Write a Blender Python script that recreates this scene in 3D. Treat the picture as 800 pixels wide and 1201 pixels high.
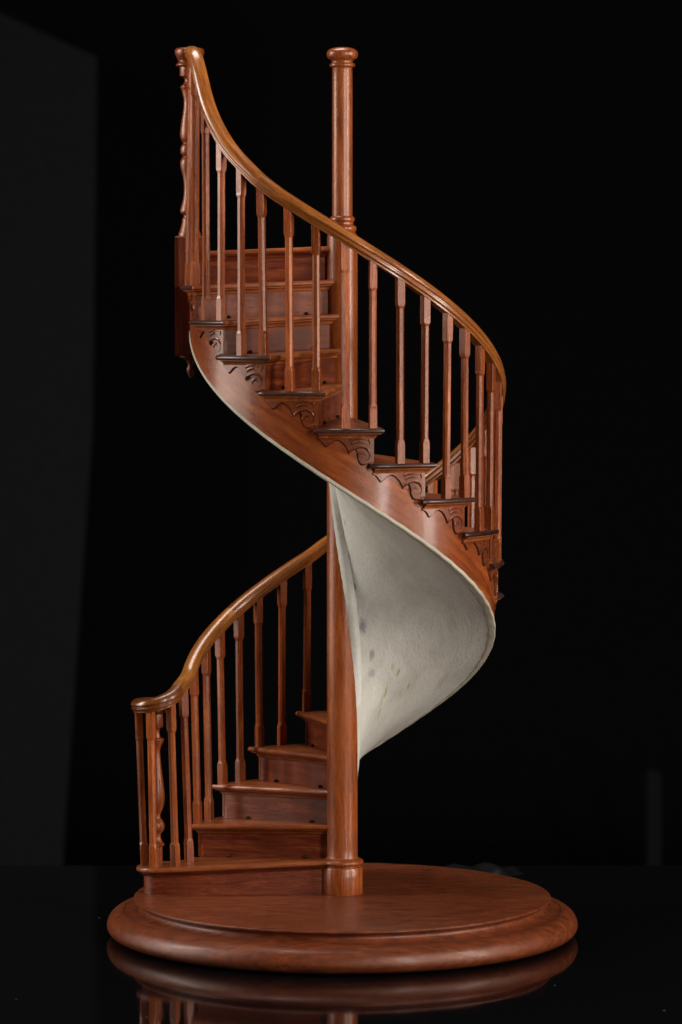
import bpy, bmesh, math, random
from mathutils import Vector, Matrix
R = math.radians
random.seed(7)
S = 0.0008                      # metres per drawing unit (one unit = one photo pixel at the column)
scene = bpy.context.scene
for o in list(bpy.data.objects): bpy.data.objects.remove(o)
COL = scene.collection

# ------------------------------------------------------------------ camera
FPX, HOR, HC = 4200.0, 355.0, 692.0
cam_d = bpy.data.cameras.new('camera'); cam = bpy.data.objects.new('camera', cam_d); COL.objects.link(cam)
cam_d.sensor_fit = 'VERTICAL'; cam_d.sensor_height = 36.0; cam_d.lens = FPX / 1201 * 36
cam_d.shift_y = -(600.5 - HOR) / 1201
cam.location = (-1.5 * S, -FPX * S, HC * S); cam.rotation_euler = (R(90), 0, 0)
cam_d.clip_start = 0.05; cam_d.clip_end = 100
cam_d.dof.use_dof = True; cam_d.dof.focus_distance = (FPX - 80) * S; cam_d.dof.aperture_fstop = 9.5
scene.camera = cam
# ------------------------------------------------------------------ world and lamps
w = bpy.data.worlds.new('World'); scene.world = w; w.use_nodes = True
w.node_tree.nodes['Background'].inputs[0].default_value = (0.5, 0.5, 0.55, 1)
w.node_tree.nodes['Background'].inputs[1].default_value = 0.0015
def softbox(name, az, dist, z, sx, sz, power, col, target_z=0.42):
    """area lamp; az in degrees from the camera axis, positive to the right"""
    l = bpy.data.lights.new(name, 'AREA'); l.shape = 'RECTANGLE'; l.size = sx; l.size_y = sz
    l.energy = power; l.color = col
    o = bpy.data.objects.new(name, l); COL.objects.link(o)
    o.location = (dist * math.sin(R(az)), -dist * math.cos(R(az)), z)
    d = Vector((0, 0, target_z)) - o.location
    o.rotation_euler = d.to_track_quat('-Z', 'Y').to_euler()
    return o
softbox('softbox_right_front', 30, 2.0, 0.78, 0.24, 1.35, 27, (1.0, 0.96, 0.94), 0.45)
softbox('softbox_right_side', 66, 1.9, 0.80, 0.34, 1.35, 33, (1.0, 0.95, 0.91), 0.45)
softbox('softbox_left', -88, 1.9, 1.22, 0.40, 0.95, 28, (1.0, 0.95, 0.90), 0.5)
softbox('softbox_low_left', -88, 2.1, 0.50, 1.3, 1.0, 17, (1.0, 0.96, 0.92), 0.35)
softbox('softbox_top', -150, 0.35, 2.0, 0.8, 0.6, 18, (1.0, 0.96, 0.92), 0.3)
scene.view_settings.view_transform = 'Standard'; scene.view_settings.look = 'None'
scene.view_settings.exposure = 0.0; scene.view_settings.gamma = 1.0
scene.view_settings.use_curve_mapping = False
scene.render.engine = 'CYCLES'

# ------------------------------------------------------------------ materials
def new_mat(name):
    m = bpy.data.materials.new(name); m.use_nodes = True
    nt = m.node_tree; b = nt.nodes['Principled BSDF']
    return m, nt, b
def N(nt, t, **kw):
    n = nt.nodes.new(t)
    for k, v in kw.items(): setattr(n, k, v)
    return n
def math_node(nt, op, a, b=None):
    n = N(nt, 'ShaderNodeMath', operation=op)
    for i, x in enumerate((a, b)):
        if x is None: continue
        if isinstance(x, (int, float)): n.inputs[i].default_value = x
        else: nt.links.new(x, n.inputs[i])
    return n.outputs[0]
def mix_col(nt, fac, a, b, mode='MIX'):
    n = N(nt, 'ShaderNodeMix', data_type='RGBA', blend_type=mode)
    for i, x in ((0, fac), (6, a), (7, b)):
        if isinstance(x, (int, float)): n.inputs[i].default_value = x
        elif isinstance(x, tuple): n.inputs[i].default_value = (*x, 1) if len(x) == 3 else x
        else: nt.links.new(x, n.inputs[i])
    return n.outputs[2]
def noise(nt, vec, scale, detail=3.0, rough=0.55, dist=0.0):
    n = N(nt, 'ShaderNodeTexNoise'); n.inputs['Scale'].default_value = scale
    n.inputs['Detail'].default_value = detail; n.inputs['Roughness'].default_value = rough
    n.inputs['Distortion'].default_value = dist
    nt.links.new(vec, n.inputs['Vector']); return n.outputs['Fac']
def ramp(nt, fac, stops):
    n = N(nt, 'ShaderNodeValToRGB'); cr = n.color_ramp
    while len(cr.elements) < len(stops): cr.elements.new(0.5)
    for e, (p, c) in zip(cr.elements, stops):
        e.position = p; e.color = (*c, 1) if len(c) == 3 else c
    nt.links.new(fac, n.inputs[0]); return n.outputs[0]
def vmul(nt, vec, s):
    n = N(nt, 'ShaderNodeVectorMath', operation='MULTIPLY'); nt.links.new(vec, n.inputs[0])
    n.inputs[1].default_value = s; return n.outputs[0]
def wood(name, dark, mid, light, rough=0.3, coat=0.25, fleck=0.5, wear=0.0, spec=0.3, bump=0.45):
    m, nt, b = new_mat(name)
    at = N(nt, 'ShaderNodeAttribute', attribute_name='grain')
    oi = N(nt, 'ShaderNodeObjectInfo')
    off = N(nt, 'ShaderNodeVectorMath', operation='SCALE'); off.inputs[0].default_value = (613.0, 231.0, 377.0)
    nt.links.new(oi.outputs['Random'], off.inputs['Scale'])
    add = N(nt, 'ShaderNodeVectorMath', operation='ADD')
    nt.links.new(at.outputs['Vector'], add.inputs[0]); nt.links.new(off.outputs[0], add.inputs[1])
    v = add.outputs[0]
    n1 = noise(nt, vmul(nt, v, (0.012, 0.11, 0.11)), 1.0, 5, 0.6, 0.6)      # broad bands
    n2 = noise(nt, vmul(nt, v, (0.05, 0.9, 0.9)), 1.0, 4, 0.65, 0.2)        # grain streaks
    n3 = noise(nt, vmul(nt, v, (0.16, 1.9, 1.9)), 1.0, 2, 0.5)              # pores
    n4 = noise(nt, v, 0.02, 3, 0.5, 0.3)                                    # blotches
    f = math_node(nt, 'ADD', math_node(nt, 'MULTIPLY', n1, 0.62), math_node(nt, 'MULTIPLY', n2, 0.38))
    c = ramp(nt, f, [(0.38, dark), (0.5, mid), (0.62, light)])
    c = mix_col(nt, math_node(nt, 'MULTIPLY', ramp(nt, n4, [(0.35, (0, 0, 0)), (0.7, (1, 1, 1))]), 0.55), c,
                tuple(x * 0.62 for x in mid))
    pores = ramp(nt, n3, [(0.56, (0, 0, 0)), (0.7, (1, 1, 1))])
    c = mix_col(nt, math_node(nt, 'MULTIPLY', pores, fleck), c, tuple(x * 0.35 for x in dark))
    if wear:
        n5 = noise(nt, v, 0.11, 4, 0.7)
        c = mix_col(nt, math_node(nt, 'MULTIPLY', ramp(nt, n5, [(0.6, (0, 0, 0)), (0.72, (1, 1, 1))]), wear), c,
                    tuple(0.5 * x + 0.07 for x in light))
    # per-object tint
    hv = math_node(nt, 'ADD', math_node(nt, 'MULTIPLY', oi.outputs['Random'], 0.46), 0.74)
    comb = N(nt, 'ShaderNodeCombineColor')
    for i in range(3): nt.links.new(hv, comb.inputs[i])
    c = mix_col(nt, 1.0, c, comb.outputs[0], 'MULTIPLY')
    c = mix_col(nt, 1.0, c, oi.outputs['Color'], 'MULTIPLY')
    nt.links.new(c, b.inputs['Base Color'])
    r = math_node(nt, 'ADD', rough - 0.15, math_node(nt, 'MULTIPLY', n4, 0.32))
    nt.links.new(r, b.inputs['Roughness'])
    b.inputs['Coat Weight'].default_value = coat; b.inputs['Coat Roughness'].default_value = 0.16
    b.inputs['Specular IOR Level'].default_value = spec
    b.inputs['Specular Tint'].default_value = (1.0, 0.74, 0.60, 1)
    bp = N(nt, 'ShaderNodeBump'); bp.inputs['Strength'].default_value = bump; bp.inputs['Distance'].default_value = 0.0003
    hsum = math_node(nt, 'ADD', math_node(nt, 'MULTIPLY', n3, -0.6), math_node(nt, 'MULTIPLY', n2, 0.4))
    hsum = math_node(nt, 'ADD', hsum, math_node(nt, 'MULTIPLY', n4, 1.5))
    nt.links.new(hsum, bp.inputs['Height']); nt.links.new(bp.outputs[0], b.inputs['Normal'])
    return m
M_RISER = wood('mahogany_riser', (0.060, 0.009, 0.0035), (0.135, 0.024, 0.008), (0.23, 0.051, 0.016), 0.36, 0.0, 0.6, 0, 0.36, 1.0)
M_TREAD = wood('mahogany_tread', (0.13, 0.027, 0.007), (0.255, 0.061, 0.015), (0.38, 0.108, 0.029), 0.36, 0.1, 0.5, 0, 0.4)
M_BAL = wood('mahogany_baluster', (0.125, 0.021, 0.005), (0.26, 0.055, 0.012), (0.40, 0.100, 0.023), 0.27, 0.15, 0.75, 0, 0.5, 0.8)
M_RAIL = wood('mahogany_rail', (0.135, 0.036, 0.007), (0.275, 0.085, 0.017), (0.43, 0.150, 0.033), 0.25, 0.45, 0.45, 0, 0.5, 0.7)
M_COLUMN = wood('mahogany_column', (0.115, 0.022, 0.005), (0.215, 0.048, 0.010), (0.32, 0.084, 0.019), 0.27, 0.25, 0.55, 0, 0.48, 0.8)
M_STRING = wood('mahogany_string', (0.105, 0.019, 0.005), (0.190, 0.040, 0.009), (0.285, 0.070, 0.015), 0.27, 0.25, 0.5, 0, 0.52, 0.9)
M_DARK = wood('dark_stained_wood', (0.018, 0.008, 0.006), (0.046, 0.019, 0.014), (0.09, 0.036, 0.026), 0.36, 0.2)
M_BASE = wood('mahogany_base', (0.080, 0.015, 0.005), (0.185, 0.040, 0.013), (0.275, 0.068, 0.022), 0.34, 0.1, 0.5, 0.12, 0.45, 0.9)
M_CARVE = wood('mahogany_bracket', (0.075, 0.013, 0.005), (0.150, 0.031, 0.009), (0.24, 0.056, 0.015), 0.30, 0.15, 0.5, 0, 0.5)

def simple(name, col, rough, spec=0.5, metal=0.0):
    m, nt, b = new_mat(name)
    b.inputs['Base Color'].default_value = (*col, 1); b.inputs['Roughness'].default_value = rough
    b.inputs['Specular IOR Level'].default_value = spec; b.inputs['Metallic'].default_value = metal
    tc = N(nt, 'ShaderNodeTexCoord'); n = noise(nt, tc.outputs['Object'], 60, 3)
    c = mix_col(nt, n, tuple(x * 0.75 for x in col), tuple(x * 1.25 for x in col)); nt.links.new(c, b.inputs['Base Color'])
    return m
M_CUT = simple('carved_groove_shade', (0.026, 0.009, 0.006), 0.8, 0.1)  # dark colour painted in for the shade inside carved grooves
M_PIN = simple('blackened_metal', (0.012, 0.011, 0.010), 0.4, 0.5, 0.6)

def plaster(name, spots, tint=(1, 1, 1)):
    m, nt, b = new_mat(name)
    at = N(nt, 'ShaderNodeAttribute', attribute_name='grain'); v = at.outputs['Vector']
    a = noise(nt, v, 0.018, 5, 0.6, 0.4); d = noise(nt, v, 0.35, 4, 0.7); sc = noise(nt, vmul(nt, v, (0.09, 0.13, 1)), 1.0, 6, 0.72, 1.4)
    c = ramp(nt, a, [(0.3, (0.395, 0.365, 0.305)), (0.5, (0.51, 0.48, 0.41)), (0.72, (0.59, 0.565, 0.50))])
    c = mix_col(nt, math_node(nt, 'MULTIPLY', ramp(nt, sc, [(0.5, (0, 0, 0)), (0.8, (1, 1, 1))]), 0.35), c, (0.37, 0.36, 0.335))
    c = mix_col(nt, math_node(nt, 'MULTIPLY', ramp(nt, d, [(0.55, (0, 0, 0)), (0.72, (1, 1, 1))]), 0.5), c, (0.30, 0.265, 0.19))
    wob = noise(nt, v, 0.16, 3, 0.6)
    for (u, t, ru, rt, col, k) in spots:      # old stains, in (arc, distance from the column)
        sub = N(nt, 'ShaderNodeVectorMath', operation='SUBTRACT'); nt.links.new(v, sub.inputs[0]); sub.inputs[1].default_value = (u, t, 0)
        s2 = vmul(nt, sub.outputs[0], (1 / ru, 1 / rt, 0))
        ln = N(nt, 'ShaderNodeVectorMath', operation='LENGTH'); nt.links.new(s2, ln.inputs[0])
        q = math_node(nt, 'ADD', ln.outputs['Value'], math_node(nt, 'MULTIPLY', math_node(nt, 'SUBTRACT', wob, 0.5), 1.6))
        fac = ramp(nt, q, [(0.45, (k, k, k)), (1.0, (0, 0, 0))])
        c = mix_col(nt, fac, c, col)
    c = mix_col(nt, 1.0, c, tint, 'MULTIPLY')
    nt.links.new(c, b.inputs['Base Color']); b.inputs['Roughness'].default_value = 0.55
    b.inputs['Specular IOR Level'].default_value = 0.35
    bp = N(nt, 'ShaderNodeBump'); bp.inputs['Strength'].default_value = 0.8; bp.inputs['Distance'].default_value = 0.0009
    h = math_node(nt, 'ADD', math_node(nt, 'MULTIPLY', d, 0.35), math_node(nt, 'ADD', sc, a))
    nt.links.new(h, bp.inputs['Height']); nt.links.new(bp.outputs[0], b.inputs['Normal'])
    return m

# ------------------------------------------------------------------ mesh helpers (all in drawing units)
def build(name, verts, faces, mat, grain=None, parent=None, smooth=40, mats=None, fmat=None):
    me = bpy.data.meshes.new(name)
    me.from_pydata([(x * S, y * S, z * S) for x, y, z in verts], [], faces)
    bm = bmesh.new(); bm.from_mesh(me); bmesh.ops.recalc_face_normals(bm, faces=bm.faces); bm.to_mesh(me); bm.free()
    for mm in (mats or [mat]): me.materials.append(mm)
    if fmat: me.polygons.foreach_set('material_index', fmat)
    if smooth:
        me.polygons.foreach_set('use_smooth', [True] * len(me.polygons)); me.set_sharp_from_angle(angle=R(smooth))
    at = me.attributes.new('grain', 'FLOAT_VECTOR', 'POINT')
    g = grain or (lambda i, p: p)
    buf = []
    for i, p in enumerate(verts): buf.extend(g(i, p))
    at.data.foreach_set('vector', buf)
    o = bpy.data.objects.new(name, me); COL.objects.link(o)
    if parent: o.parent = parent
    return o
def share(src, parent, name=None):
    o = src.copy(); COL.objects.link(o); o.parent = parent
    if parent is MODEL: o.matrix_parent_inverse = OFFZ
    return o
class MB:
    def __init__(s): s.v, s.f, s.m = [], [], []
    def add(s, v, f, mi=0):
        k = len(s.v); s.v += list(v); s.f += [tuple(i + k for i in q) for q in f]; s.m += [mi] * len(f)
def lathe(profile, cx=0, cy=0, seg=64):
    v, f = [], []
    n = len(profile)
    for i in range(seg):
        a = 2 * math.pi * i / seg
        for r, z in profile: v.append((cx + r * math.cos(a), cy + r * math.sin(a), z))
    for i in range(seg):
        j = (i + 1) % seg
        for k in range(n - 1): f.append((i * n + k, j * n + k, j * n + k + 1, i * n + k + 1))
    if profile[0][0] > 1e-6: f.append(tuple(i * n for i in range(seg)))
    if profile[-1][0] > 1e-6: f.append(tuple(i * n + n - 1 for i in range(seg)))
    return v, f
def grid_tube(rings, closed=True, caps=True):
    """rings of equal length -> skin"""
    v = [p for r in rings for p in r]; n = len(rings[0]); f = []
    for i in range(len(rings) - 1):
        for k in range(n if closed else n - 1):
            l = (k + 1) % n
            f.append((i * n + k, i * n + l, (i + 1) * n + l, (i + 1) * n + k))
    if caps:
        f.append(tuple(range(n))); f.append(tuple((len(rings) - 1) * n + k for k in range(n)))
    return v, f
def smooth_profile(pts, sub=6):
    out = []
    for i in range(len(pts) - 1):
        p0 = pts[max(i - 1, 0)]; p1 = pts[i]; p2 = pts[i + 1]; p3 = pts[min(i + 2, len(pts) - 1)]
        for k in range(sub):
            t = k / sub
            out.append(tuple(0.5 * ((2 * b) + (-a + c) * t + (2 * a - 5 * b + 4 * c - d) * t * t + (-a + 3 * b - 3 * c + d) * t ** 3)
                             for a, b, c, d in zip(p0, p1, p2, p3)))
    out.append(tuple(pts[-1])); return out
def pol(r, deg): return (r * math.cos(R(deg)), r * math.sin(R(deg)))
def empty(name, loc=(0, 0, 0)):
    o = bpy.data.objects.new(name, None); COL.objects.link(o); o.location = loc; o.empty_display_size = 0.05
    return o
def tag(o, label=None, cat=None, group=None, kind=None):
    if label: o['label'] = label
    if cat: o['category'] = cat
    if group: o['group'] = group
    if kind: o['kind'] = kind
    return o

# ------------------------------------------------------------------ the setting: black table top, dark studio behind
TZ = -45.6
m, nt, b = new_mat('black_gloss_table')
tc = N(nt, 'ShaderNodeTexCoord'); dn = noise(nt, tc.outputs['Object'], 14, 4, 0.6)
vor = N(nt, 'ShaderNodeTexVoronoi'); vor.inputs['Scale'].default_value = 26; vor.inputs['Randomness'].default_value = 1
nt.links.new(tc.outputs['Object'], vor.inputs['Vector'])
dust = ramp(nt, vor.outputs['Distance'], [(0.0, (1, 1, 1)), (0.022, (0.6, 0.6, 0.6)), (0.036, (0, 0, 0))])
wn = math_node(nt, 'GREATER_THAN', N(nt, 'ShaderNodeSeparateColor').outputs[0], 0.55)
sepn = [n for n in nt.nodes if n.type == 'SEPARATE_COLOR'][0]; nt.links.new(vor.outputs['Color'], sepn.inputs[0])
dust = math_node(nt, 'MULTIPLY', dust, math_node(nt, 'MULTIPLY', wn, 0.7))
nt.links.new(mix_col(nt, dust, (0.0025, 0.0025, 0.003), (0.25, 0.25, 0.26)), b.inputs['Base Color'])
nt.links.new(math_node(nt, 'ADD', 0.0, math_node(nt, 'MULTIPLY', dn, 0.11)), b.inputs['Roughness'])
b.inputs['IOR'].default_value = 1.37
M_TABLE = m
def slab(x0, x1, y0, y1, z0, z1):
    return ([(x0, y0, z0), (x1, y0, z0), (x1, y1, z0), (x0, y1, z0), (x0, y0, z1), (x1, y0, z1), (x1, y1, z1), (x0, y1, z1)],
            [(0, 1, 2, 3), (4, 5, 6, 7), (0, 1, 5, 4), (1, 2, 6, 5), (2, 3, 7, 6), (3, 0, 4, 7)])
v, f = slab(-1100, 1100, -900, 493, TZ - 25, TZ)
tag(build('table_top', v, f, M_TABLE, smooth=0), kind='structure')
# backdrop cloth: wall curving into the floor
FL = -950
prof = [(-2500, FL)] + [(6400 + 500 * math.sin(R(a)), FL + 500 - 500 * math.cos(R(a))) for a in range(0, 91, 10)] + [(6900, 3600)]
v, f = [], []
for i, (y, z) in enumerate(prof): v += [(-5500, y, z), (5500, y, z)]
for i in range(len(prof) - 1): f.append((2 * i, 2 * i + 1, 2 * i + 3, 2 * i + 2))
M_BACK = simple('black_velvet', (0.011, 0.010, 0.011), 0.9, 0.05)
tag(build('backdrop', v, f, M_BACK, smooth=60), kind='structure')
# dark grey panel added to stand in for a lit patch of backdrop
PY = 5600
def at_depth(px, py, Y):
    k = FPX / (FPX + Y); return ((px - 400) / k - 1.5, HC - (py - HOR) / k)
M_LIT_PATCH = simple('lit_patch_charcoal', (0.026, 0.025, 0.026), 0.85, 0.1)
c = [at_depth(114, 67, PY), at_depth(-140, -48, PY)]
tr, tl = c; bx = at_depth(72, 1250, PY)[0]
out = [(tl[0], FL), (bx, FL), at_depth(77, 960, PY), at_depth(109, 500, PY), tr, tl]; NP = len(out)
v = [(x, PY, z) for x, z in out] + [(x, PY + 24, z) for x, z in out]
f = [tuple(range(NP)), tuple(range(NP, 2 * NP))] + [(i, (i + 1) % NP, NP + (i + 1) % NP, NP + i) for i in range(NP)]
flat = build('lit_patch_panel', v, f, M_LIT_PATCH, smooth=0)
tag(flat, 'dim charcoal panel with slanted top behind the black table, added in place of a lit patch of backdrop', 'panel')
# faint upright strip far right
x0, z1 = at_depth(759, 903, PY); x1, _ = at_depth(776, 903, PY)
mb = MB(); pr = []
outl = [(x0, FL), (x1, FL), (x1, z1 - 14), (x1 - 14, z1 - 3), (x0 + 6, z1), (x0, z1 - 4)]
v = [(x, PY, z) for x, z in outl] + [(x, PY + 30, z) for x, z in outl]; n = len(outl)
f = [tuple(range(n)), tuple(range(n, 2 * n))] + [(i, (i + 1) % n, n + (i + 1) % n, n + i) for i in range(n)]
M_POST = simple('dull_grey_post', (0.012, 0.012, 0.014), 0.8, 0.2)
tag(build('studio_post', v, f, M_POST, smooth=0), 'dim narrow grey upright post far behind the table', 'post')
# small crumpled dark cloth at the table's far edge
v, f = [], []
nx, ny = 26, 10
for i in range(nx):
    for j in range(ny):
        s, t = i / (nx - 1), j / (ny - 1)
        h = 10 * (math.sin(math.pi * s) ** 0.6) * math.sin(math.pi * t) ** 0.7 * (0.55 + 0.45 * math.sin(5.1 * s + 1.2) ** 2) + 2.5 * math.sin(19 * s + 3 * t)
        edge = min(s, 1 - s, t, 1 - t)
        v.append((118 + 112 * s + 5 * math.sin(7 * t), 415 + 60 * t + 6 * math.sin(6 * s), TZ + (0.0 if edge == 0 else max(0.4, h))))
for i in range(nx - 1):
    for j in range(ny - 1): f.append((i * ny + j, (i + 1) * ny + j, (i + 1) * ny + j + 1, i * ny + j + 1))
f.append(tuple([j for j in range(ny)] + [i * ny + ny - 1 for i in range(1, nx)] + [(nx - 1) * ny + j for j in range(ny - 2, -1, -1)] + [i * ny for i in range(nx - 2, 0, -1)]))
M_CLOTH = simple('black_cloth', (0.002, 0.002, 0.0025), 0.5, 0.15)
tag(build('folded_cloth', v, f, M_CLOTH, smooth=60), 'small crumpled black cloth lying at the far edge of the table', 'cloth')

# ------------------------------------------------------------------ the model staircase
MODEL = empty('spiral_staircase_model', (0, 0, TZ * S))
tag(MODEL, 'mahogany model of a spiral staircase with turned pole on round moulded base', 'staircase')
ORI = empty('x'); bpy.data.objects.remove(ORI)
OFFZ = Matrix.Translation((0, 0, -TZ * S))
def part(o, parent=MODEL):
    o.parent = parent
    if parent is MODEL: o.matrix_parent_inverse = OFFZ
    return o

RISE, STEP, TH1 = 39.85, 20.0, 184.5
OV = 11.0                                    # nosing overhang
RS = 178.6                                   # outer face of the string
ANG = math.degrees(math.asin(OV / 190))      # nosing corner ahead of the riser
DEL = {3: 1.5, 4: 2.7, 5: 3.0, 6: 2.7, 7: 2.0, 8: 1.2, 9: 0.2, 10: -0.8, 11: -1.6, 12: -0.9, 13: -0.2}   # hand-built: the steps are not quite evenly spaced
def rho(n): return TH1 + DEL.get(n, 0) - ANG - STEP * (n - 1)            # riser direction of step n
def nn(th): return (TH1 - th) / STEP + 1
SAG = 7.0
def sag(r): return -SAG * (r - 18) / 170.0
def dz(n): return 1.6 if n >= 15 else (-1.2 if 8 <= n <= 12 else 0)
def zb(th): return 604.7 - 1.985 * (th + 152.9)          # lower edge of the string

# base -----------------------------------------------------------------------
BY = -15
prof = [(0.0, 0.0), (120, 0.0), (240.5, 0.0), (242.6, -0.3), (243.4, -1.2), (243.4, -2.2), (242.4, -3.2)]
prof += smooth_profile([(241.4, -3.6), (237.0, -6.2), (236.4, -9.4), (240.4, -13.0), (247.5, -15.2), (254.5, -15.6)], 4)
prof += smooth_profile([(255.8, -15.0), (261.0, -15.8), (267.2, -18.8), (272.0, -23.8), (274.5, -31.0), (273.4, -36.8), (268.4, -41.6), (259.0, -44.6), (247.0, -45.5)], 5)
prof += [(0.0, -45.5)]
v, f = lathe(prof, 0, BY, 160)
part(build('base', v, f, M_BASE, lambda i, p: (p[0] * 2.6, p[1] * 1.5, p[2] * 1.5), smooth=28))

# column -----------------------------------------------------------------------
colp = [(0, -0.5), (23.6, -0.5), (24.2, 0.6), (24.2, 29.5), (23.4, 31.0), (21.8, 31.8), (21.8, 33.2)]
colp += smooth_profile([(23.2, 33.6), (24.8, 35.6), (24.6, 38.0), (22.2, 39.8), (19.2, 41.2), (18.05, 44.0)], 4)
colp += [(18.0, z) for z in range(60, 768, 40)]
colp += smooth_profile([(18.0, 767), (17.4, 771), (15.4, 774.0)], 4)
colp += smooth_profile([(15.0, 774.6), (16.6, 777.4), (16.2, 781.0), (13.8, 783.0)], 4)
colp += smooth_profile([(12.9, 784.0), (12.9, 786.4), (14.4, 788.4), (14.2, 791.4), (12.4, 793.4)], 4)
part(build('column', *lathe(colp, 0, 0, 72), M_COLUMN, lambda i, p: (p[2], p[0], p[1]), smooth=35))
polep = [(0, 780)] + [(12.0, 785)] + [(12.0, z) for z in range(800, 966, 40)] + [(11.9, 967.0)]
polep += smooth_profile([(12.2, 967.6), (14.4, 968.6), (15.0, 970.6), (14.2, 972.6), (12.6, 973.2)], 4)
polep += smooth_profile([(12.5, 973.8), (13.2, 976.0), (16.8, 978.6), (18.4, 982.5), (17.6, 986.6), (14.0, 989.6), (8.0, 991.2), (0.0, 991.7)], 5)
part(build('pole', *lathe(polep, 0, 0, 64), M_COLUMN, lambda i, p: (p[2], p[0] + 50, p[1]), smooth=35))

# step pieces in a local frame: riser along +X, climbing towards -angle, top of tread at z = 0 -----
def path_pts(o, rout, rear_deg, arc_n=14, r_in=13.0):
    """plan path: along the riser line offset by o, round the corner, along the arc of radius rout to rear_deg"""
    pts = []
    rc = math.sqrt(rout * rout - o * o)
    for k in range(9): pts.append((r_in + (rc - r_in) * k / 8, o))
    a0 = math.degrees(math.atan2(o, rc))
    for k in range(1, arc_n + 1): pts.append(pol(rout, a0 + (rear_deg - a0) * k / arc_n))
    return pts
def zs(x, y, z): return z + sag(math.hypot(x, y))
def make_tread():
    prof = [(-2.6, 0.0), (-1.1, -0.35), (-0.2, -1.6), (0.0, -2.9), (-0.3, -4.3), (-1.3, -5.2), (-2.8, -5.6)]
    rings = []
    for io, z in prof:
        p = path_pts(OV + io, 190.0 + io, -21.5)[:9]
        a0 = math.degrees(math.asin((OV - 8.5 + io) / 181.5))
        p += [pol(181.5, a0 + (-21.5 - a0) * k / 14) for k in range(15)]
        p += [pol(100, -24), pol(13, -40)]
        rings.append([(x, y, zs(x, y, z)) for x, y in p])
    v, f = grid_tube(rings, True, True)
    return v, f
def make_return():
    sec = [(180.0, -0.1), (186.6, -0.1), (188.6, -0.45), (189.8, -1.6), (190.1, -2.9), (189.7, -4.3), (188.4, -5.3), (186.4, -5.7), (180.0, -5.7)]
    rings = []
    K = 18
    for k in range(K + 1):
        ring = []
        for r, z in sec:
            tip = 1.3 * max(0.0, (k - K + 1)) if k >= K else 0
            a0 = math.degrees(math.asin((OV - 0.1 - (190.1 - r)) / r)); a1 = -21.3
            a = a0 + (a1 - a0) * k / K
            rr = r - (1.6 if k == K and r > 187 else 0)
            ring.append((*pol(rr, a), z + sag(r)))
        rings.append(ring)
    return grid_tube(rings)
def make_moulding():
    prof = [(-1.0, -5.4), (8.2, -5.4), (8.0, -6.6), (6.0, -7.2), (4.0, -8.4), (2.9, -10.0), (2.6, -11.2), (1.6, -11.8), (-1.0, -11.8)]
    rings = []
    for idx in range(9 + 14):
        rings.append([])
    for o, z in prof:
        p = path_pts(o, RS + o, -19.6)
        for i, (x, y) in enumerate(p): rings[i].append((x, y, zs(x, y, z)))
    return grid_tube(rings)
def make_riser():
    v = []
    K = 8
    for k in range(K + 1):
        r = 13 + (179.6 - 13) * k / K
        for y, z in ((0, -RISE - 1.0), (0, -4.8), (-4, -4.8), (-4, -RISE - 1.0)): v.append((r, y, z + sag(r)))
    rings = [v[i * 4:i * 4 + 4] for i in range(K + 1)]
    return grid_tube(rings)
LOW = [(0, 2), (3, 3), (5.6, 5.4), (8.0, 9.0), (9.2, 9.8), (10.6, 9.2), (12.8, 7.6), (17, 4.0), (21.5, 2.4), (26, 4.0), (31, 9.0), (34, 14.6), (35.4, 18),
       (36.6, 16.4), (39, 14.8), (42, 13.6), (43.8, 14.2), (44.4, 17), (44.8, 22), (46, 26.4), (48.3, 29.6), (51, 30.6), (55, 29.6), (58, 28.4), (62.8, 28.0)]
def low(s):
    for (a, b), (c, d) in zip(LOW, LOW[1:]):
        if a <= s <= c: return b + (d - b) * (s - a) / (c - a)
    return LOW[-1][1]
def brk(s, v, h):     # bracket coordinates -> local frame (s = 0 at the rear end, 62.8 at the riser)
    a = -20 + math.degrees(s / RS); r = RS + h
    x, y = pol(r, a); return (x, y, -11.0 - v + sag(RS))
def ribbon(mb, pts, wd, h0, h1, mi, taper=True):
    n = len(pts); rings = []
    for i in range(n):
        p = pts[max(i - 1, 0)]; q = pts[min(i + 1, n - 1)]
        tx, ty = q[0] - p[0], q[1] - p[1]; l = math.hypot(tx, ty) or 1; nx_, ny_ = -ty / l, tx / l
        k = (0.35 + 0.65 * math.sin(math.pi * min(1, (i + .5) / n * 1.0)) ** 0.6) if taper else 1
        a = wd * k
        sec = [(-a, h0), (-a * .75, h1 * .8 + h0 * .2), (0, h1), (a * .75, h1 * .8 + h0 * .2), (a, h0)]
        rings.append([brk(pts[i][0] + nx_ * o, pts[i][1] + ny_ * o, h) for o, h in sec])
    v, f = grid_tube(rings); mb.add(v, f, mi)
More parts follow.
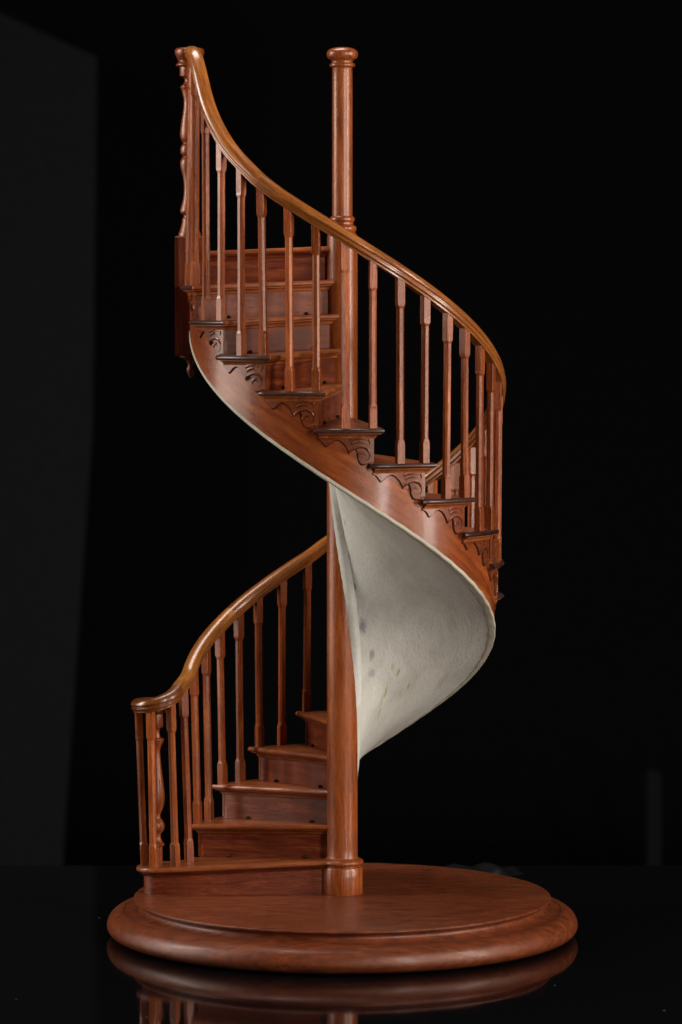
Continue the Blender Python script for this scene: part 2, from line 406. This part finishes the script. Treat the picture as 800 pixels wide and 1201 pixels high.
def make_bracket():
    mb = MB()
    ss = sorted(set([i * 62.8 / 50 for i in range(51)] + [p[0] for p in LOW]))
    rings = []
    for s in ss:
        e = low(s)
        rings.append([brk(s, 0, -0.5), brk(s, 0, 2.3), brk(s, max(e - 0.7, 0.2), 2.3), brk(s, e, 1.5), brk(s, e, -0.5)])
    v, f = grid_tube(rings); mb.add(v, f, 0)
    # dark ribbons painted as groove shade: leaf arcs, volute, scalloped edge; wood ridges beside
    for arc, wd in (([(35.5, 17.5), (39, 14.2), (43.6, 12.0), (49.4, 11.3), (55, 14), (58, 19.4), (56.6, 24), (53.2, 24.8)], .75),
                ([(44.9, 22), (47.4, 18.4), (51, 17.6), (53.6, 20)], .6),
                ([(36, 5.0), (40, 2.6), (48, 1.9), (56.4, 2.9)], .5), ([(37.8, 9), (41.3, 6.7), (47, 5.4), (51, 6.2)], .65), ([(57.2, 3.5), (58, 5.6), (57, 7.6)], .8)):
        p = smooth_profile(arc, 6)
        ribbon(mb, p, wd, 1.8, 2.5, 1)
        ribbon(mb, [(x, y - 1.9) for x, y in p][:int(len(p) * .72)], 1.35, 1.8, 3.5, 0)
    for arc in (LOW[1:6], LOW[5:13], LOW[15:23]):
        p = smooth_profile(arc, 3)
        ribbon(mb, [(x, y + 0.35) for x, y in p], 0.7, -0.2, 0.75, 1)
    return mb
def make_pin():
    v, f = [], []
    prof = smooth_profile([(0, 0.2), (1.6, 0.4), (2.3, 1.6), (1.9, 3.0), (0, 3.6)], 2)
    mb = MB()
    for r in (45, 141):
        a, b_ = lathe(prof, 0, 0, 10)
        mb.add([(r + x, 2.0 + y, -RISE + z - 0.3 + sag(r)) for x, y, z in a], b_)
    return mb
G_step = lambda i, p: (p[0], p[1], p[2])
proto = None
PART_MESH = {}
def make_step(n):
    th = rho(n); z = RISE * n + dz(n)
    if not PART_MESH:
        t = build('step', *make_tread(), M_TREAD, G_step, smooth=30); part(t)
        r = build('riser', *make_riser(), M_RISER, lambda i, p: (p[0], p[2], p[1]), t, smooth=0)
        mo = build('moulding', *make_moulding(), M_TREAD, G_step, t, smooth=35)
        rt = build('return_nosing', *make_return(), M_DARK, lambda i, p: (p[1], p[0], p[2]), t, smooth=40)
        mb = make_bracket()
        bk = build('bracket', mb.v, mb.f, None, lambda i, p: (p[1], p[2], p[0]), t, smooth=40, mats=[M_CARVE, M_CUT], fmat=mb.m)
        mp = make_pin(); half = len(mp.v) // 2; hf = len(mp.f) // 2
        p1 = build('rod_eyelet', mp.v[:half], mp.f[:hf], M_PIN, None, t)
        p2 = build('rod_eyelet', mp.v[half:], [tuple(i - half for i in q) for q in mp.f[hf:]], M_PIN, None, t)
        PART_MESH['t'] = t; PART_MESH['k'] = [r, mo, rt, bk, p1, p2]
    else:
        t = share(PART_MESH['t'], MODEL)
        for ch in PART_MESH['k']: share(ch, t)
    t.rotation_euler = (0, 0, R(th)); t.location = (0, 0, z * S)
    k = random.uniform(0.9, 1.1)
    t.color = (k, k * random.uniform(.95, 1.05), k, 1)
    return t
for n in range(2, 19): make_step(n)

# bottom step with rounded curtail end -----------------------------------------
CX, CY = -213.5, 6.0
def curtail(o, n_arc=22):
    """plan outline, offset o outwards from the riser face; starts at the column, runs round the left end and back"""
    front = smooth_profile([(-12, -6.5), (-60, -9.5), (-120, -13.5), (-170, -15.5), (-200, -14.6)], 5)
    pts = [(x, y - o) for x, y in front]
    for k in range(n_arc + 1):
        a = -92 - (220) * k / n_arc
        pts.append((CX + (19.5 + o) * math.cos(R(a)), CY + (19.5 + o) * math.sin(R(a))))
    return pts
back = [(-190, 34), (-184.5, 48), (-181, 58), (-90, 30), (-12, 8)]
Z1 = RISE
rings = []
for io, z in [(-2.6, 0.0), (-1.1, -0.35), (-0.2, -1.6), (0.0, -2.9), (-0.3, -4.3), (-1.3, -5.2), (-2.8, -5.6)]:
    p = curtail(9 + io) + back
    rings.append([(x, y, zs(x, y, Z1 + z)) for x, y in p])
st1 = part(build('step', *grid_tube(rings), M_TREAD, lambda i, p: p, smooth=30))
rings = []
for o, z in ((0, Z1 - 5.2), (0, -0.5)):
    p = curtail(o) + [(-188, 30), (-178, 50), (-90, 27), (-12, 6)]
    rings.append([(x, y, zs(x, y, z) if z > 1 else z) for x, y in p])
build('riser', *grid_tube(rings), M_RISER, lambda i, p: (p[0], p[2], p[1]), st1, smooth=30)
rings = []
for o, z in [(-1.0, -5.4), (6.4, -5.4), (6.2, -6.4), (4.4, -7.0), (3.0, -8.2), (2.0, -9.8), (1.4, -10.6), (-1.0, -10.8)]:
    rings.append([(x, y, zs(x, y, Z1 + z)) for x, y in curtail(o)])
rings = [list(r) for r in zip(*rings)]
build('moulding', *grid_tube(rings), M_RISER, lambda i, p: p, st1, smooth=35)

# landing ---------------------------------------------------------------------
th19, z19 = rho(19), RISE * 19 + 1
def lrot(p): 
    c, s = math.cos(R(th19)), math.sin(R(th19)); return (p[0] * c - p[1] * s, p[0] * s + p[1] * c, p[2] + z19)
rings = []
for io, z in [(-2.6, 0.0), (-1.1, -0.35), (-0.2, -1.6), (0.0, -2.9), (-0.3, -4.3), (-1.3, -5.2), (-2.8, -5.6)]:
    p = [(13 + (159 - 13) * k / 6, OV + io) for k in range(7)] + [(159, -28), (150, -62), (13, -62)]
    rings.append([lrot((x, y, zs(x, y, z) * 1.0)) for x, y in p])
land = part(build('landing', *grid_tube(rings), M_TREAD, lambda i, p: p, smooth=30))
rings = []
for k in range(7):
    r = 13 + (164 - 13) * k / 6
    rings.append([lrot((r, y, z + sag(r))) for y, z in ((0, -RISE - 1), (0, -4.8), (-4, -4.8), (-4, -RISE - 1))])
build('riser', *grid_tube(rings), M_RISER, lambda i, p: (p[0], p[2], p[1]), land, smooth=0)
rings = []
for r_ in [13 + (160 - 13) * k / 6 for k in range(7)]:
    rings.append([lrot((r_, o, z + sag(r_))) for o, z in [(-1.0, -5.4), (8.2, -5.4), (8.0, -6.6), (6.0, -7.2), (4.0, -8.4), (2.9, -10.0), (2.6, -11.2), (1.6, -11.8), (-1.0, -11.8)]])
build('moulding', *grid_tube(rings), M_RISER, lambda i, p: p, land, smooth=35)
rings = []
for z in (-5.4, -70):
    rings.append([lrot((x, y, z)) for x, y in ((16, -4.2), (160, -4.2), (156, -30), (146, -58), (16, -58))])
build('fascia', *grid_tube(rings), M_STRING, lambda i, p: (p[1], p[0], p[2]), land, smooth=0)

# outer string ------------------------------------------------------------------
v = []; rings = []
angs = []
for n in range(1, 19):
    a0, a1 = rho(n), rho(n + 1)
    K = 10
    for k in range(K + 1):
        a = a0 + (a1 - a0) * k / K
        if n == 1 and a > 172: continue
        angs.append((a - (0.02 if k == 0 else 0) + (0.02 if k == K else 0), RISE * n + dz(n) - 5.3 - SAG * 0.95))
for a, zt in angs:
    lo = max(zb(a) + 5.5, -0.5)
    rings.append([(*pol(RS, a), lo), (*pol(RS, a), zt), (*pol(RS - 4, a), zt), (*pol(RS - 4, a), lo)])
gr = {}
def g_string(i, p):
    a = math.degrees(math.atan2(p[1], p[0]))
    ring = i // 4; a = angs[ring][0]
    u = -a * 3.14; return (u * 0.84 + p[2] * 0.53, p[2] * 0.84 - u * 0.53, math.hypot(p[0], p[1]))
part(build('outer_string', *grid_tube(rings), M_STRING, g_string, smooth=30))

# plaster soffit, ruled surface whose rulings pass D beside the column axis -----------
D, T0, T1 = 15.0, 10.2, math.sqrt(175.0 ** 2 - 14.4 ** 2)
TH_A, TH_B = -177.0, 154.0
DS = 10.0
def rul(th0, t, z=0.0, d=None):
    d = DS if d is None else d
    u = (math.cos(R(th0)), math.sin(R(th0))); n_ = (math.cos(R(th0 - 90)), math.sin(R(th0 - 90)))
    return (d * n_[0] + t * u[0], d * n_[1] + t * u[1], z)
DTH = math.degrees(math.asin(DS / 178.0))
def zsof(th0): return zb(th0 - DTH)
def drop(th0, t): return 15 * max(0.0, min(1.0, (th0 + 20) / 75)) * max(0.0, 1 - (t - 8) / 75) ** 1.5
spots = [(-250, 26, 9, 4, (0.20, 0.18, 0.20), 0.75), (-215, 31, 5, 4, (0.2, 0.18, 0.2), 0.7)]
def soffit_uv(px, py):
    """which ruling and distance a photo pixel of the plaster belongs to (only used to set the old stains)"""
    best = None
    for i in range(0, 220):
        th = -100 + i * 0.9
        z = zsof(th)
        for t in range(12, 176, 3):
            x, y, _ = rul(th, t); k = FPX / (FPX + y)
            X = 401.5 + x * k; Yp = HOR + (HC - z) * k
            d_ = (X - px) ** 2 + (Yp - py) ** 2
            if best is None or d_ < best[0]: best = (d_, th, t)
    return best[1] * 1.6, best[2]
spots = []
for px, py, ru, rt, col, k in [(416, 688, 4, 3, (0.15, 0.13, 0.14), .75), (426, 733, 9, 4.5, (0.17, 0.15, 0.165), .75), (436, 766, 7, 4.5, (0.2, 0.18, 0.19), .65),
                               (435, 786, 6, 6, (0.26, 0.24, 0.25), .6), (460, 783, 6, 3, (0.36, 0.30, 0.14), .6), (447, 820, 9, 2.5, (0.36, 0.30, 0.15), .6),
                               (470, 815, 8, 3, (0.38, 0.33, 0.18), .5), (404, 615, 4, 2, (0.2, 0.18, 0.15), .7), (410, 655, 5, 2.5, (0.2, 0.17, 0.16), .7), (466, 790, 5, 2, (0.30, 0.22, 0.07), .8), (478, 808, 4, 2, (0.30, 0.22, 0.08), .8), (452, 812, 10, 1.6, (0.28, 0.21, 0.07), .8), (446, 835, 8, 1.6, (0.3, 0.24, 0.1), .7), (520, 800, 12, 6, (0.36, 0.33, 0.26), .5)]:
    u, t = soffit_uv(px, py); spots.append((u, t, ru, rt, col, k))
M_PLASTER = plaster('aged_cream_plaster', spots)
M_BEAD = plaster('yellowed_cream_paint', [], (0.80, 0.78, 0.66))
NT = 26; ths = [TH_A + (TH_B - TH_A) * i / 165 for i in range(166)]
BORD = 9.5
def hollow(t):      # plaster sits a little behind its borders
    return 2.6 * min(1, (t - T0 - BORD + 1) / 3.0) if t > T0 + BORD - 1 else 0
ts = [T0 + BORD + (T1 - 2 - T0 - BORD) * (k / NT) ** 1.25 for k in range(NT + 1)]
v, f, gg = [], [], []
for th in ths:
    for t in ts:
        x, y, z = rul(th, t, zsof(th) - drop(th, t) + 1.0 + 1.2 * math.sin(math.pi * (t - ts[0]) / (ts[-1] - ts[0])))
        v.append((x, y, z)); gg.append((th * 1.6, t, 0))
m_ = len(ts)
for i in range(len(ths) - 1):
    for k in range(m_ - 1): f.append((i * m_ + k, (i + 1) * m_ + k, (i + 1) * m_ + k + 1, i * m_ + k + 1))
# upper skin to give it thickness
nv = len(v)
v += [(x, y, z + 5) for x, y, z in v]; gg += gg
f += [tuple(q + nv for q in reversed(fc)) for fc in list(f)]
L = len(ths) - 1
for k in range(m_ - 1):
    f.append((k, k + 1, nv + k + 1, nv + k)); f.append((L * m_ + k, nv + L * m_ + k, nv + L * m_ + k + 1, L * m_ + k + 1))
for i in range(L):
    f.append((i * m_, nv + i * m_, nv + (i + 1) * m_, (i + 1) * m_)); f.append((i * m_ + m_ - 1, (i + 1) * m_ + m_ - 1, nv + (i + 1) * m_ + m_ - 1, nv + i * m_ + m_ - 1))
sof = part(build('soffit', v, f, M_PLASTER, lambda i, p: gg[i], smooth=60))
# inner border strip against the column
rings = []; gi = []
for th in ths:
    z = zsof(th)
    ring = []
    wb = 0.3 * math.sin(th * 0.7) + 0.25 * math.sin(th * 1.9 + 2)
    for t, d_ in ((T0 - 6, DS), (T0 - 5, D - 0.6), (T0 - 2, D + 0.6), (T0 + 2.5, D + 1.2), (T0 + 5.5, D + 0.9), (T0 + 7.2, D - 0.6), (T0 + 9.5, DS + 0.6), (T0 + 11.5, DS - 2.5), (T0, DS - 3)):
        ring.append(rul(th, t, z - drop(th, t), d_ + wb * .4)); gi.append((th * 1.6, t + 300, 0))
    rings.append(ring)
build('inner_border', *grid_tube(rings), M_PLASTER, lambda i, p: gi[i], sof, smooth=50)
# outer edge bead
rings = []; gi = []
for i in range(170):
    a = -179.0 + (151.5 + 179.0) * i / 169
    z = zb(a); ring = []
    wob = 0.35 * math.sin(a * 0.9) + 0.3 * math.sin(a * 2.3 + 1)
    for r, dzz in ((178.2, 6.0), (179.3, 5.4), (179.5, 2.4), (178.7, 1.0), (174.0, -0.4), (171.4, 0.0), (170.4, 2.4), (170.2, 6), (172, 8.4)):
        ring.append((*pol(r + wob * .4, a), z + dzz + wob * .5)); gi.append((a * 3.1, r + 200, 0))
    rings.append(ring)
build('edge_bead', *grid_tube(rings), M_BEAD, lambda i, p: gi[i], sof, smooth=30)

# handrail --------------------------------------------------------------------
def zrail(th): return RISE * nn(th) - 7 + 188 - 2 * (th > 100)
def rrail(th): return 183.5 + 4.0 * max(0.0, min(1.0, (th - 95) / 35)) 
ctrl = [(-212.5, 28, 217.2), (-223.5, 33, 217.4), (-235.0, 27, 217.8), (-240.2, 12, 218.2), (-235.5, -3, 219.2), (-224.5, -11.5, 221), (-210.5, -10.5, 225),
        (-198.5, -1, 231), (-189.8, 18, 240.5)]
th = 167
while th >= -115:
    x, y = pol(rrail(th), th); ctrl.append((x, y, zrail(th) - 4 * max(0, (th - 155) / 12))); th -= 5
for th, z in ((-120, 829), (-125, 842), (-130, 855.2), (-135, 869.6), (-140, 887), (-144, 903), (-148, 922), (-152, 943.5), (-156, 962), (-160, 974.5), (-165, 981), (-171, 982.8), (-177, 982.8)):
    ctrl.append((*pol(183.2 - 0.25 * max(0, -th - 150) , th), z))
path = smooth_profile(ctrl, 4)
RP = [(0, 8.2), (3.4, 7.8), (6.2, 6.3), (8.0, 3.9), (8.6, 1.4), (8.1, 0.0), (7.1, -0.7), (7.0, -1.7), (7.7, -2.6), (7.6, -4.2), (6.4, -5.3), (5.6, -6.0), (5.4, -7.8)]
RP = RP + [(-x, y) for x, y in reversed(RP[1:])]
def rail_rings(pp):
    rings, s, ds = [], 0.0, []
    for i, p in enumerate(pp):
        a = Vector(pp[max(i - 1, 0)]); b_ = Vector(pp[min(i + 1, len(pp) - 1)]); t = (b_ - a).normalized()
        lat = t.cross(Vector((0, 0, 1))).normalized(); up = lat.cross(t).normalized(); P = Vector(p)
        if i: s += (P - Vector(pp[i - 1])).length
        ds.append(s); rings.append([tuple(P + lat * x + up * y) for x, y in RP])
    return rings, ds
allr, alls = rail_rings(path)
nr = len(RP)
def cut_at(fn): return min(range(len(path)), key=lambda i: fn(path[i]))
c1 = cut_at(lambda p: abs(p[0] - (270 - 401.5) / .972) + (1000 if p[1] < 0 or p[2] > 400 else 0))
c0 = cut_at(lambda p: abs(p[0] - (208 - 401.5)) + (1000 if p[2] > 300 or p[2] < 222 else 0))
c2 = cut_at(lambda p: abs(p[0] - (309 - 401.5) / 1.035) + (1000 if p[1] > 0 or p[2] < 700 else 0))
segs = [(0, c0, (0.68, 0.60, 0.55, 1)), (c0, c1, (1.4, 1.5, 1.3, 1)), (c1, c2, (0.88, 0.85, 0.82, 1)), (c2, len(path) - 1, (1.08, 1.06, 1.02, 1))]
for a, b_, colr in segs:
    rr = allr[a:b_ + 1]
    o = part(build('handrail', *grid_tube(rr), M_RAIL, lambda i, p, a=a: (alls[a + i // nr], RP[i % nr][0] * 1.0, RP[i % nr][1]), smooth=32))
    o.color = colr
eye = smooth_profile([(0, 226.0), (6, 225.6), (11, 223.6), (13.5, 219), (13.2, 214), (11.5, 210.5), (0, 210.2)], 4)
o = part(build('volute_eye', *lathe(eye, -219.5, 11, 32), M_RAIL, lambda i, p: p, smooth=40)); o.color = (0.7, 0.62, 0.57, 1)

# balusters --------------------------------------------------------------------
def rail_at(th, y_lt=None):
    best = None
    for p in path[30:]:
        pass
def path_z(x, y, zmin):
    best = min((p for p in path if p[2] > zmin), key=lambda p: (p[0] - x) ** 2 + (p[1] - y) ** 2 + 0.02 * (p[2] - zmin - 190) ** 2)
    return best
def baluster(bx_, by_, bz, tx, ty, tz, ang):
    h = tz - bz
    hs, a8 = 4.4 * random.uniform(.95, 1.05), 4.05
    def oct_(hw, ch): return [(hw, -hw + ch), (hw, hw - ch), (hw - ch, hw), (-hw + ch, hw), (-hw, hw - ch), (-hw, -hw + ch), (-hw + ch, -hw), (hw - ch, -hw)]
    lv = [(-1.0, hs, 0.35), (22.0, hs, 0.35), (24.6, 4.5, 1.2), (27.5, a8, 2.1), (h - 40.0, a8 - .1, 2.1), (h - 37.0, 4.45, 1.2), (h - 34.5, hs, 0.35), (h, hs, 0.35)]
    ca, sa = math.cos(R(ang)), math.sin(R(ang)); rings = []
    for z, hw, ch in lv:
        t = z / h; ox, oy = bx_ + (tx - bx_) * t, by_ + (ty - by_) * t
        rings.append([(ox + x * ca - y * sa, oy + x * sa + y * ca, bz + z) for x, y in oct_(hw, ch)])
    o = part(build('baluster', *grid_tube(rings), M_BAL, lambda i, p: (p[2], p[0], p[1]), smooth=0))
    k = random.uniform(0.78, 1.22); o.color = (k, k * random.uniform(0.95, 1.04), k * random.uniform(0.9, 1.05), 1)
    return o
RB = 182.0
for n in range(2, 19):
    for off in (-3.7, -13.4):
        th = TH1 + DEL.get(n, 0) - STEP * (n - 1) + off
        x, y = pol(RB, th); z = RISE * n + dz(n) + sag(RB)
        # top: nearest point of the rail path around this angle
        q = min((p for p in path if z + 140 < p[2] < z + 300), key=lambda p: (p[0] - x) ** 2 + (p[1] - y) ** 2)
        i = path.index(q)
        baluster(x, y, z, q[0], q[1], q[2] - (1 if n < 17 else 3), th + random.uniform(-6, 6))
for bx_, by_, tx, ty in ((-180.5, 25, -188.6, 21), (-195.5, -5, -201, -3.5), (-220.5, -12.5, -225.5, -11.5), (-232.5, 7, -239, 8)):
    q = min((p for p in path if p[2] < 260), key=lambda p: (p[0] - tx) ** 2 + (p[1] - ty) ** 2)
    baluster(bx_, by_, RISE + sag(math.hypot(bx_, by_)), q[0], q[1], q[2] - 1, math.degrees(math.atan2(by_ - 10, bx_ + 214)) )

# newel posts -------------------------------------------------------------------
zt1 = RISE + sag(225)
np_ = [(0, zt1 - 1), (7.2, zt1 - 1), (7.2, zt1 + 21), (9.2, zt1 + 22.2), (9.4, zt1 + 24.4), (7.2, zt1 + 26)]
np_ += smooth_profile([(5.0, zt1 + 31), (5.2, zt1 + 36), (8.6, zt1 + 40), (9.6, zt1 + 45), (8.2, zt1 + 50), (4.6, zt1 + 54.5)], 4)
np_ += smooth_profile([(4.4, zt1 + 56.5), (4.8, zt1 + 60), (8.0, zt1 + 67), (9.6, zt1 + 77), (8.8, zt1 + 90), (6.0, zt1 + 112), (4.4, zt1 + 128), (4.6, zt1 + 136), (8.0, zt1 + 144), (8.8, zt1 + 146.5)], 4)
np_ += [(8.6, zt1 + 148)] + smooth_profile([(4.8, zt1 + 149.5), (3.4, zt1 + 156), (5.0, zt1 + 160), (7.6, zt1 + 162), (7.6, zt1 + 172), (6.5, zt1 + 178), (0, zt1 + 178.5)], 3)
part(build('newel_post', *lathe(np_, -218.5, 13, 36), M_BAL, lambda i, p: (p[2], p[0], p[1]), smooth=40))
NX, NY = -179.5, 9.0
rings = []
for z, hw in ((630, 15.6), (631.2, 16.6), (768.6, 16.6), (770, 15.4)):
    rings.append([(NX + sx * hw * 1.0, NY + sy * hw, z) for sx, sy in ((-1, -1), (1, -1), (1, 1), (-1, 1))])
blk = part(build('newel_post', *grid_tube(rings), M_RISER, lambda i, p: (p[2], p[0], p[1]), smooth=0))
tn = [(0, 769), (13.0, 769.4), (13.2, 772), (12.4, 774.5), (11.6, 776)] + smooth_profile([(11.4, 777), (9.6, 783), (8.6, 789), (8.6, 791)], 3)
tn += smooth_profile([(7.2, 792), (7.2, 795), (9.4, 796.4), (11.0, 799), (10.4, 803), (7.6, 814), (6.6, 825), (7.4, 838), (10.6, 851), (10.8, 858), (8.2, 863.6)], 4)
tn += smooth_profile([(8.0, 864.2), (10.4, 867.5), (10.9, 872), (10.0, 876), (8.0, 879)], 4)
tn += smooth_profile([(8.0, 879.8), (10.6, 885), (11.2, 892), (10.0, 903), (7.4, 920), (7.0, 930), (9.4, 941), (11.0, 945)], 4)
tn += [(10.6, 946.6)] + smooth_profile([(7.4, 949), (5.6, 953.5), (7.5, 956.5), (11.2, 958)], 3) + [(11.6, 959), (11.6, 968.5)]
tn += smooth_profile([(12.2, 969), (15.4, 970), (15.8, 972), (13.4, 974.4), (13.2, 976.5), (16.2, 982), (17.4, 986.4), (16.2, 990), (11, 991.6), (0, 992)], 4)
build('turned_shaft', *lathe(tn, NX, NY, 40), M_BAL, lambda i, p: (p[2], p[0], p[1]), blk, smooth=40).color = (.85, .8, .8, 1)
fn = smooth_profile([(0, 603), (2.0, 604.5), (4.4, 610), (5.0, 614), (3.6, 617.5)], 4) + smooth_profile([(3.4, 618), (4.6, 622), (8.0, 626), (12.6, 627.2)], 3) + [(13.4, 628.5), (13.0, 630.4), (0, 630.6)]
build('drop_finial', *lathe(fn, NX + 1.5, NY, 28), M_RISER, lambda i, p: (p[2], p[0], p[1]), blk, smooth=40)
